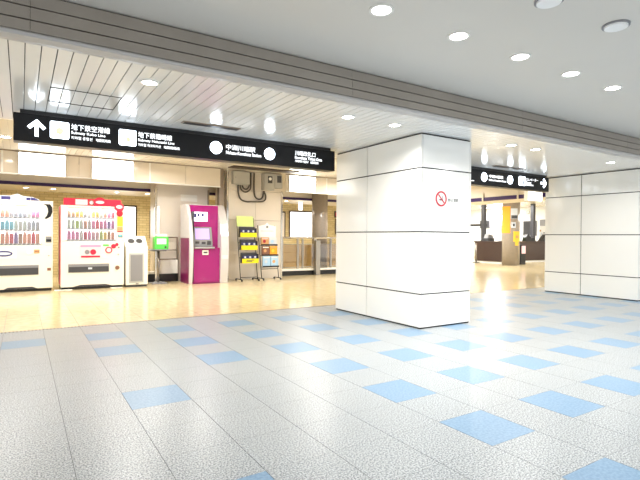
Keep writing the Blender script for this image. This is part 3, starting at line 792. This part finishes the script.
# ------------------------------------------------------------------ leaflet racks
def rack(x0, x1, yb, H, tilt, label):
    return empty('leaflet_rack', ((x0+x1)/2, yb+.15, 0), label, 'rack')
x0, x1, yb = 4.25, 4.76, 5.38
r = rack(x0, x1, yb, 1.6, .3, 'black leaflet rack with three yellow fronted tiers and a lime top card'); o = r.location
ly = lambda z: yb + .3*z/1.6
for x in (x0, x1-.02):
    b = B(o); b.tube([(x+.01, ly(.05), .05), (x+.01, ly(1.7), 1.7)], .011, 8); b.build('upright', 'black', r)
    b = B(o); b.tube([(x+.01, ly(.08)-.1, .05), (x+.01, ly(.08)+.3, .05)], .012, 8); p = b.build('foot', 'black', r)
    for yy in (-.1, .3):
        b = B(o); b.cyl((x-.004, ly(.08)+yy, .025), (x+.024, ly(.08)+yy, .025), .025); b.build('caster', 'rubber', p)
for z in (.1, .62, 1.02): 
    b = B(o); b.tube([(x0+.01, ly(z), z), (x1-.01, ly(z), z)], .008, 8); b.build('crossbar', 'black', r)
b = B(o); b.prism([(ly(1.46)-.012, 1.46), (ly(1.74)-.012, 1.74), (ly(1.74), 1.74), (ly(1.46), 1.46)], 'x', x0+.005, x1-.02); b.build('top_card', 'lime', r)
for i, (za, zb) in enumerate(((1.17, 1.29), (.83, .95), (.48, .6))):
    b = B(o); y_ = ly(za)
    b.box(x0+.03, x1-.005, y_-.14, y_-.13, za, zb, .002); b.box(x0+.03, x1-.005, y_-.13, y_, za, za+.01); b.build('tier_front', 'yellowp', r)
    b = B(o); b.box(x0+.03, x0+.034, y_-.13, y_, za, zb+.12); b.box(x1-.01, x1-.006, y_-.13, y_, za, zb+.12); b.box(x0+.03, x1-.006, y_-.012, y_-.004, za, zb+.16); b.build('tier_back', 'darkgrey', r)
    for k in range(3):
        xx = x0+.05+k*.145
        b = B((xx+.065, y_-.08, za+.012)); b.box(xx, xx+.13, y_-.11, y_-.05, za+.012, zb+.075, .002)
        b.disc((xx+.075, y_-.11, zb+.04), .028, th=.001, mat=1); b.box(xx, xx+.13, y_-.1105, y_-.11, zb+.062, zb+.075, 0, 2)
        tag(b.build('leaflet_stack', ['bluebook', 'skyd', 'indigo']), f'navy leaflets on the {["top", "middle", "bottom"][i]} tier of the yellow fronted rack, ' + ['left', 'centre', 'right'][k] + ' stack', 'leaflets', 'navy leaflets in the yellow fronted rack')
    if i == 2:
        b = B(o)
        for k in range(2): b.box(x0+.15, x0+.38-.06*k, y_-.142, y_-.14, zb-.05-.035*k, zb-.03-.035*k)
        b.build('print', 'darkgrey', r)
x0, x1, yb = 4.9, 5.44, 5.44
r = rack(x0, x1, yb, 1.5, .3, 'black leaflet rack with a white peaked top board, right of the yellow fronted one'); o = r.location
for x in (x0, x1-.02):
    b = B(o); b.tube([(x+.01, ly(.05)+.02, .05), (x+.01, ly(1.55)+.02, 1.5)], .011, 8); b.build('upright', 'black', r)
    b = B(o); b.tube([(x+.01, yb-.1, .05), (x+.01, yb+.3, .05)], .012, 8); p = b.build('foot', 'black', r)
    for yy in (-.1, .3):
        b = B(o); b.cyl((x-.004, yb+yy, .025), (x+.024, yb+yy, .025), .025); b.build('caster', 'rubber', p)
b = B(o); b.tube([(x0+.01, ly(.3)+.02, .3), (x1-.01, ly(.3)+.02, .3)], .009, 8); b.build('crossbar', 'black', r)
b = B(o); yy = ly(1.3)
b.prism([(x0+.005, 1.16), (x1-.005, 1.16), (x1-.005, 1.48), (x0+.33, 1.52), (x0+.265, 1.58), (x0+.2, 1.52), (x0+.005, 1.48)], 'y', yy, yy-.012); p = b.build('top_board', 'card_white', r)
b = B(o); b.disc((x0+.265, yy-.0125, 1.46), .035, th=.002); b.box(x0+.06, x0+.47, yy-.0145, yy-.0125, 1.33, 1.36, 0, 1); b.build('print', ['grey', 'skyd'], p)
colr = [('tan', 'skyd'), ('brown', 'orange'), ('sky', 'sky')]
nm = ['top', 'middle', 'bottom']
for i, (za, zb) in enumerate(((.95, 1.17), (.67, .93), (.36, .65))):
    b = B(o); y_ = ly(za)
    b.box(x0+.02, x1-.02, y_-.09, y_+.02, za-.012, za, .002); b.box(x0+.02, x1-.02, y_-.09, y_-.084, za, za+.03); b.build('tier', 'black', r)
    for k in range(2):
        xx = x0+.03+k*.24
        b = B((xx+.115, y_-.05, za)); b.box(xx, xx+.225, y_-.075, y_-.03, za, zb, .002)
        b.box(xx+.02, xx+.2, y_-.0765, y_-.075, zb-.05, zb-.025, 0, 1); b.disc((xx+.09, y_-.075, (za+zb)/2), .045, th=.0015, mat=2)
        lbs = [['brown patterned', 'pale grey blue'], ['dark brown', 'orange'], ['light blue left hand', 'light blue right hand']]
        tag(b.build('leaflet_stack', [colr[i][k], ['palepink', 'white', 'white', 'tan', 'white', 'white'][i*2+k], ['crimson', 'sky', 'tan', 'gold', 'skyd', 'tan'][i*2+k]]), f'{lbs[i][k]} leaflets on the {nm[i]} tier of the white topped rack', 'leaflets', 'leaflets in the white topped rack')

# ------------------------------------------------------------------ stair surround: kerbs and balustrades
def kerb(x0, x1, y, h, label):
    r = empty('stair_kerb', ((x0+x1)/2, y+.15, 0), label, 'kerb')
    o = r.location
    b = B(o); b.box(x0, x1, y, y+.3, 0, h, .004); b.build('base', 'black', r)
    b = B(o); b.box(x0, x1, y, y+.3, h, h+.06, .01); b.build('cap', 'white', r)
    return h+.06
def balustrade(x0, x1, y, z0, z1, posts, label, glassed):
    r = empty('balustrade', ((x0+x1)/2, y, z0), label, 'railing'); o = r.location
    b = B(o); b.tube([(x0, y, z1), (x1, y, z1)], .03, 10); b.build('handrail', 'chrome', r)
    for zz in (z0+.04, z1-.2):
        b = B(o); b.tube([(x0, y, zz), (x1, y, zz)], .014, 8); b.build('rail', 'steel', r)
    for x, w in posts:
        b = B(o); b.box(x-w/2, x+w/2, y-.025, y+.025, z0, z1-.02, .004); b.build('post', 'steel', r)
    if glassed:
        ps = [p for p, _ in posts]
        for a, c in zip(ps, ps[1:]):
            b = B(o); b.box(a+.04, c-.04, y-.006, y+.006, z0+.06, z1-.22); b.build('pane', 'bal', r)
h = kerb(1.9, 2.28, 6.3, .2, 'black kerb with a white cap behind the pedestal table')
b = B((2.1, 7.0, 0))
r = empty('stair_barrier', (2.6, 6.3, 0), 'low steel barrier between the pedestal table and the cash machine, the lit stair floor shaped as a white panel', 'railing'); o = r.location
b = B(o); b.box(2.36, 2.86, 6.26, 6.36, 0, .2, .004); b.build('base', 'black', r)
b = B(o); b.box(2.36, 2.86, 6.28, 6.34, .2, .56, .01); b.build('lit_floor', 'white', r)  # white panel stands in for the bright lit stair floor beyond
for z in (.58, .82, 1.15):
    b = B(o); b.tube([(2.38, 6.31, z), (2.84, 6.31, z)], .016, 8); b.build('rail', 'taupe', r)
for x in (2.38, 2.84):
    b = B(o); b.box(x-.018, x+.018, 6.295, 6.325, .2, 1.16, .003); b.build('post', 'taupe', r)
h = kerb(5.85, 9.3, 6.4, .14, 'long black kerb with a white cap under the glass balustrade')
balustrade(5.82, 9.2, 6.58, h, 1.16, [(5.9, .06), (6.12, .05), (6.66, .06), (6.84, .05), (7.3, .1), (7.9, .06), (8.6, .06), (9.1, .06)],
           'steel and glass balustrade to the right of the leaflet racks', True)
b = B((7.2, 6.3, 0)); b.box(7.12, 7.28, 6.22, 6.38, 0, 1.08, .01)
tag(b.build('bollard', 'steel'), 'square steel end post in front of the glass balustrade', 'post')
b = B((7.72, 6.98, 0)); b.cyl((7.72, 6.98, 0), (7.72, 6.98, Z3-.002), .26, .26, 40)
# slim granite pillar standing by the balustrade
tag(b.build('granite_pillar', 'greystone'), 'round grey granite pillar behind the glass balustrade by the white poster', 'pillar')

# ------------------------------------------------------------------ posters on the brick wall
def poster(x0, x1, z0, z1, face, label, art=None):
    y = 8.998
    r = empty('framed_poster', ((x0+x1)/2, y, z0), label, 'poster'); o = r.location
    b = B(o); b.box(x0-.05, x1+.05, y-.03, y, z0-.05, z1+.05, .004); b.build('frame', 'counter', r)
    b = B(o); b.box(x0, x1, y-.036, y-.03, z0, z1); p = b.build('sheet', face, r)
    if art: art(o, p, y-.037, x0, x1, z0, z1)
def art_dark(o, p, y, x0, x1, z0, z1):
    w = x1-x0; h = z1-z0
    b = B(o); b.prism([(x0+.3*w, z0+.1*h), (x0+.7*w, z0+.08*h), (x0+.8*w, z0+.4*h), (x0+.6*w, z0+.62*h), (x0+.5*w, z0+.75*h), (x0+.35*w, z0+.5*h)], 'y', y, y-.002)
    b.disc((x0+.55*w, y, z0+.72*h), .1*w, th=.002, rz=.07*h); b.build('print', 'black', p)
poster(1.3, 2.3, 1.15, 2.06, 'poster', 'lit white framed poster on the brick wall partly behind the red topped machine')
poster(2.78, 3.5, 1.15, 1.92, 'white', 'framed poster with a dark picture on the brick wall above the green box', art_dark)
poster(7.7, 8.8, 1.18, 2.1, 'poster', 'large lit white poster on the brick wall above the glass balustrade')
poster(6.95, 7.45, 1.18, 2.06, 'beige', 'narrow pale framed poster left of the large white one')
poster(9.75, 10.2, 1.35, 1.85, 'white', 'small white notice on the brick wall right of the granite pillar')
poster(9.7, 10.2, 2.0, 2.15, 'red', 'small red sign above the white notice')
b = B((7.4, 7.7, 2.1)); b.box(7.33, 7.47, 7.68, 7.74, 2.1, 2.36, .01)
tag(b.build('hanging_sign', 'lightsign'), 'small lit white sign hanging under the purple soffit before the white poster', 'sign')

# ------------------------------------------------------------------ shops at the far right
def shop_counter(x0, x1, y0, y1, label):
    r = empty('shop_counter', ((x0+x1)/2, (y0+y1)/2, 0), label, 'counter'); o = r.location
    b = B(o); b.box(x0+.03, x1-.03, y0+.03, y1-.03, .08, 1.0, .005); b.build('body', 'counter', r)
    b = B(o); b.box(x0, x1, y0, y1, 1.0, 1.05, .008); b.build('top', 'counter', r)
    b = B(o); b.box(x0+.06, x1-.06, y0+.06, y1-.06, 0, .08); b.build('kick', 'white', r)
shop_counter(18.4, 19.1, 7.3, 9.55, 'dark brown shop counter seen to the left of the banner pillar')
shop_counter(19.2, 25.0-1.2, 8.3, 9.0, 'dark brown shop counter seen to the right of the banner pillar')
r = empty('banner_pillar', (17.5, 7.0, 0), 'tall grey granite pillar between the shop counters carrying the orange banner', 'pillar'); o = r.location
b = B(o); b.cyl((17.75, 6.97, 0), (17.75, 6.97, Z3), .37, .37, 48); b.build('shaft', 'greystone', r)
def curved(b, d0, d1, z0, z1, off=0, mat=0):
    A = [math.radians(-143+d0+(d1-d0)*k/12) for k in range(13)]
    P = [(17.75+(.372+off)*math.cos(a), 6.97+(.372+off)*math.sin(a)) for a in A] + [(17.75+(.38+off)*math.cos(a), 6.97+(.38+off)*math.sin(a)) for a in A[::-1]]
    b.prism(P, 'z', z0, z1, mat); return b
b = B((17.05, 7.3, 1.4)); curved(b, -84, -6, 1.42, 2.6)
tag(b.build('banner', 'orange'), 'long orange banner hanging on the left of the granite pillar', 'banner')
b = B((17.3, 6.8, 2.1)); curved(b, -3, 42, 2.05, 2.5); curved(b, 0, 40, 2.06, 2.2, .008, 1)
tag(b.build('notice', ['skyd', 'darkgrey']), 'grey and white notice high on the banner pillar', 'notice')
b = B((17.3, 6.8, 1.65)); curved(b, 2, 30, 1.65, 1.9); curved(b, 10, 22, 1.72, 1.83, .008, 1)
tag(b.build('notice', ['skyd', 'darkgrey']), 'small square notice in the middle of the banner pillar', 'notice')
b = B((17.5, 6.8, .9)); curved(b, 14, 70, 1.05, 1.5); curved(b, 26, 54, .88, 1.05); curved(b, 30, 52, 1.2, 1.32, .008, 1)
tag(b.build('notice', ['gold', 'tan']), 'yellow notice with a pointed lower edge on the banner pillar', 'notice')
r = empty('hanging_light_sign', (11.0, 1.6, 2.2), 'blank lit white box sign hanging below the right arrow sign', 'sign'); o = r.location
b = B(o := r.location); b.box(10.96, 11.62, 1.55, 1.67, 2.22, 2.51, .008); b.build('case', 'white', r)
b = B(o); b.box(10.975, 11.605, 1.544, 1.55, 2.235, 2.495); b.build('face', 'lightsign', r)
for x in (11.1, 11.5):
    b = B(o); b.cyl((x, 1.61, 2.51), (x, 1.61, Z3), .012); b.build('hanger', 'steel', r)

def post(x, y, z0, z1, label):
    b = B((x, y, z0)); b.box(x-.09, x+.09, y-.09, y+.09, z0, z1, .006); b.cyl((x, y, z0), (x, y, z0+.03), .16)
    tag(b.build('partition_post', 'darkgrey'), label, 'post', 'dark posts standing on the shop counters')
post(18.7, 9.2, 1.051, Z3-.002, 'dark post rising from the left shop counter to the ceiling')
post(21.95, 8.7, 1.051, Z3-.002, 'dark post rising from the right shop counter to the ceiling')
b = B((19.0, 10.3, 1.8)); b.box(18.9, 19.05, 9.28, 11.5, 1.8, 1.9, .006)
tag(b.build('crossbar', 'black'), 'black horizontal bar running left from the dark post over the left counter', 'bar')
# shop wall fittings (on the wall facing the concourse)
def wallboard(y0, y1, z0, z1, mats, label, cat, name):
    x = 23.998
    r = empty(name, (x, (y0+y1)/2, z0), label, cat); o = r.location
    b = B(o); b.box(x-.06, x, y0, y1, z0, z1, .006); b.build('frame', mats[0], r)
    b = B(o); b.box(x-.066, x-.06, y0+.04, y1-.04, z0+.04, z1-.04); b.build('face', mats[1], r)
wallboard(12.95, 13.7, 1.8, 2.3, ('grey', 'darkgrey'), 'grey screen on the white shop wall left of the banner pillar', 'screen', 'wall_screen')
wallboard(12.35, 12.85, 1.45, 2.25, ('white', 'skyd'), 'pale blue panel on the white shop wall close to the banner pillar', 'panel', 'wall_panel')
wallboard(9.8, 10.65, 1.35, 2.2, ('grey', 'darkgrey'), 'large dark screen on the white shop wall right of the banner pillar', 'screen', 'wall_screen')
wallboard(9.15, 9.6, 1.9, 2.25, ('grey', 'grey'), 'small grey screen at the right end of the white shop wall', 'screen', 'wall_screen')
r = empty('wall_clock', (23.99, 10.25, 2.65), 'round white clock on the white shop wall above the large dark screen', 'clock'); o = r.location
b = B(o); b.disc((23.998, 10.25, 2.62), .24, 'x', th=.05); b.build('case', 'silverpaint', r)
b = B(o); b.disc((23.947, 10.25, 2.62), .21, 'x', th=.003); b.build('dial', 'white', r)
b = B(o); b.box(23.938, 23.943, 10.24, 10.26, 2.62, 2.78); b.build('hand', 'black', r)
b = B(o); b.box(23.938, 23.943, 10.25, 10.37, 2.61, 2.63); b.build('hand', 'black', r)
# display stands with leaflets and goods behind / on the counters
def stand(x, y, z, w, h, board, dots, label, seed):
    rnd = random.Random(seed)
    r = empty('display_board', (x, y, z), label, 'display board'); o = r.location
    b = B(o); b.box(x-w/2, x+w/2, y-.02, y+.02, z, z+h, .006); p = b.build('board', board, r)
    for k in range(len(dots)):
        b = B(o); cx = x-w*.4+rnd.random()*w*.8; cz = z+.1+rnd.random()*(h-.25); s = .05+.06*rnd.random()
        b.box(cx-s, cx+s, y-.026, y-.02, cz-s*.7, cz+s*.7); b.build('card', dots[k], p)
    b = B(o); b.box(x-w/2, x+w/2, y-.12, y+.12, z, z+.02, .004); b.build('foot', 'grey', r)
stand(18.9, 8.0, 1.051, 1.0, .75, 'white', ['gold', 'darkgrey', 'tan', 'lime', 'grey', 'gold', 'indigo', 'tan', 'lime'], 'white display board with scattered cards on the left shop counter', 1)
stand(20.3, 8.75, 1.051, .95, .72, 'lime', ['gold', 'gold', 'yellowp', 'tan', 'white', 'gold', 'orange'], 'pale yellow display board on the right shop counter', 2)
stand(23.0, 8.8, 1.051, .7, .8, 'white', ['skyd', 'grey', 'tan'], 'white display board at the right end of the right shop counter', 3)
b = B((19.9, 8.5, 1.051)); b.box(19.75, 20.05, 8.42, 8.55, 1.051, 1.5, .01)
tag(b.build('upright_card', 'white'), 'plain white upright card on the right shop counter beside the pillar', 'card')
b = B((21.3, 8.5, 1.051)); b.prism([(20.9, 1.051), (21.75, 1.051), (21.7, 1.25), (21.4, 1.2), (21.15, 1.4), (20.95, 1.25)], 'y', 8.4, 8.6, 0, .01)
tag(b.build('dark_bag', 'black'), 'dark slumped bag on the right shop counter', 'bag')
b = B((22.6, 8.5, 1.051)); b.prism([(22.2, 1.051), (23.0, 1.051), (22.9, 1.3), (22.65, 1.42), (22.4, 1.22)], 'y', 8.4, 8.6, 0, .01)
tag(b.build('dark_bag', 'black'), 'dark peaked bag at the right end of the right shop counter', 'bag')
r = empty('desk_telephone', (18.7, 9.0, 1.051), 'dark desk machine with a grey cover on the left end of the left shop counter', 'machine'); o = r.location
b = B(o); b.box(18.5, 18.95, 8.75, 9.1, 1.051, 1.2, .02); b.build('body', 'darkgrey', r)
b = B(o); b.prism([(18.52, 1.2), (18.93, 1.2), (18.9, 1.32), (18.6, 1.4)], 'y', 8.8, 9.05, 0, .01); b.build('cover', 'grey', r)
r = empty('rope_stand', (18.1, 9.2, 0), 'slim steel post with a round foot at the left end of the left shop counter', 'post'); o = r.location
b = B(o); b.cyl((18.1, 9.15, .02), (18.1, 9.15, .95), .035); b.build('post', 'steel', r)
b = B(o); b.cyl((18.1, 9.15, 0), (18.1, 9.15, .02), .16); b.build('foot', 'darkgrey', r)
b = B((18.75, 7.2, 0)); b.box(18.62, 18.95, 7.05, 7.2, 0, .9, .01); b.box(18.64, 18.93, 7.04, 7.05, .5, .85, .002, 1)
tag(b.build('leaflet_box', ['black', 'palepink']), 'black box with a pale sheet standing right behind the banner pillar', 'box')

# ------------------------------------------------------------------ hall lights behind the camera (unseen rows, power graded to brighten the right side)
for j, y in enumerate((-5.3, -7.1, -8.9)):
    for i in range(5):
        l = bpy.data.lights.new('unseen_hall_lamp', 'AREA'); l.shape = 'DISK'; l.size = .5; l.energy = [6, 12, 22, 30, 34][i]; l.color = (1, .985, .96)
        o = bpy.data.objects.new('unseen_hall_lamp', l); C.objects.link(o); o.location = (-2+i*3.3, y, Z1-.02)

w = bpy.data.worlds.new('station'); S.world = w; w.use_nodes = True
bg = w.node_tree.nodes['Background']; bg.inputs['Color'].default_value = (.99, .99, .98, 1); bg.inputs['Strength'].default_value = 1.5

# ------------------------------------------------------------------ camera
cd = bpy.data.cameras.new('camera'); co = bpy.data.objects.new('camera', cd); C.objects.link(co)
FPX, YAW, PITCH, ROLL = 474.0189, 0.562126, -0.007026, 0.007927
cd.sensor_width = 36; cd.lens = FPX/640*36; cd.clip_end = 100
cy, sy = math.cos(YAW), math.sin(YAW)
f = Vector((sy*math.cos(PITCH), cy*math.cos(PITCH), math.sin(PITCH))); rt = Vector((cy, -sy, 0)); up = rt.cross(f)
r2 = rt*math.cos(ROLL)+up*math.sin(ROLL); u2 = up*math.cos(ROLL)-rt*math.sin(ROLL)
mw = Matrix.Identity(4)
for i in range(3): mw[i][0], mw[i][1], mw[i][2] = r2[i], u2[i], -f[i]
mw.translation = Vector((-0.6469, -6.3289, 1.2))
co.matrix_world = mw
S.camera = co
S.view_settings.view_transform = 'Standard'; S.view_settings.look = 'None'
S.view_settings.gamma = 1; S.view_settings.use_curve_mapping = False
S.view_settings.exposure = 0.0
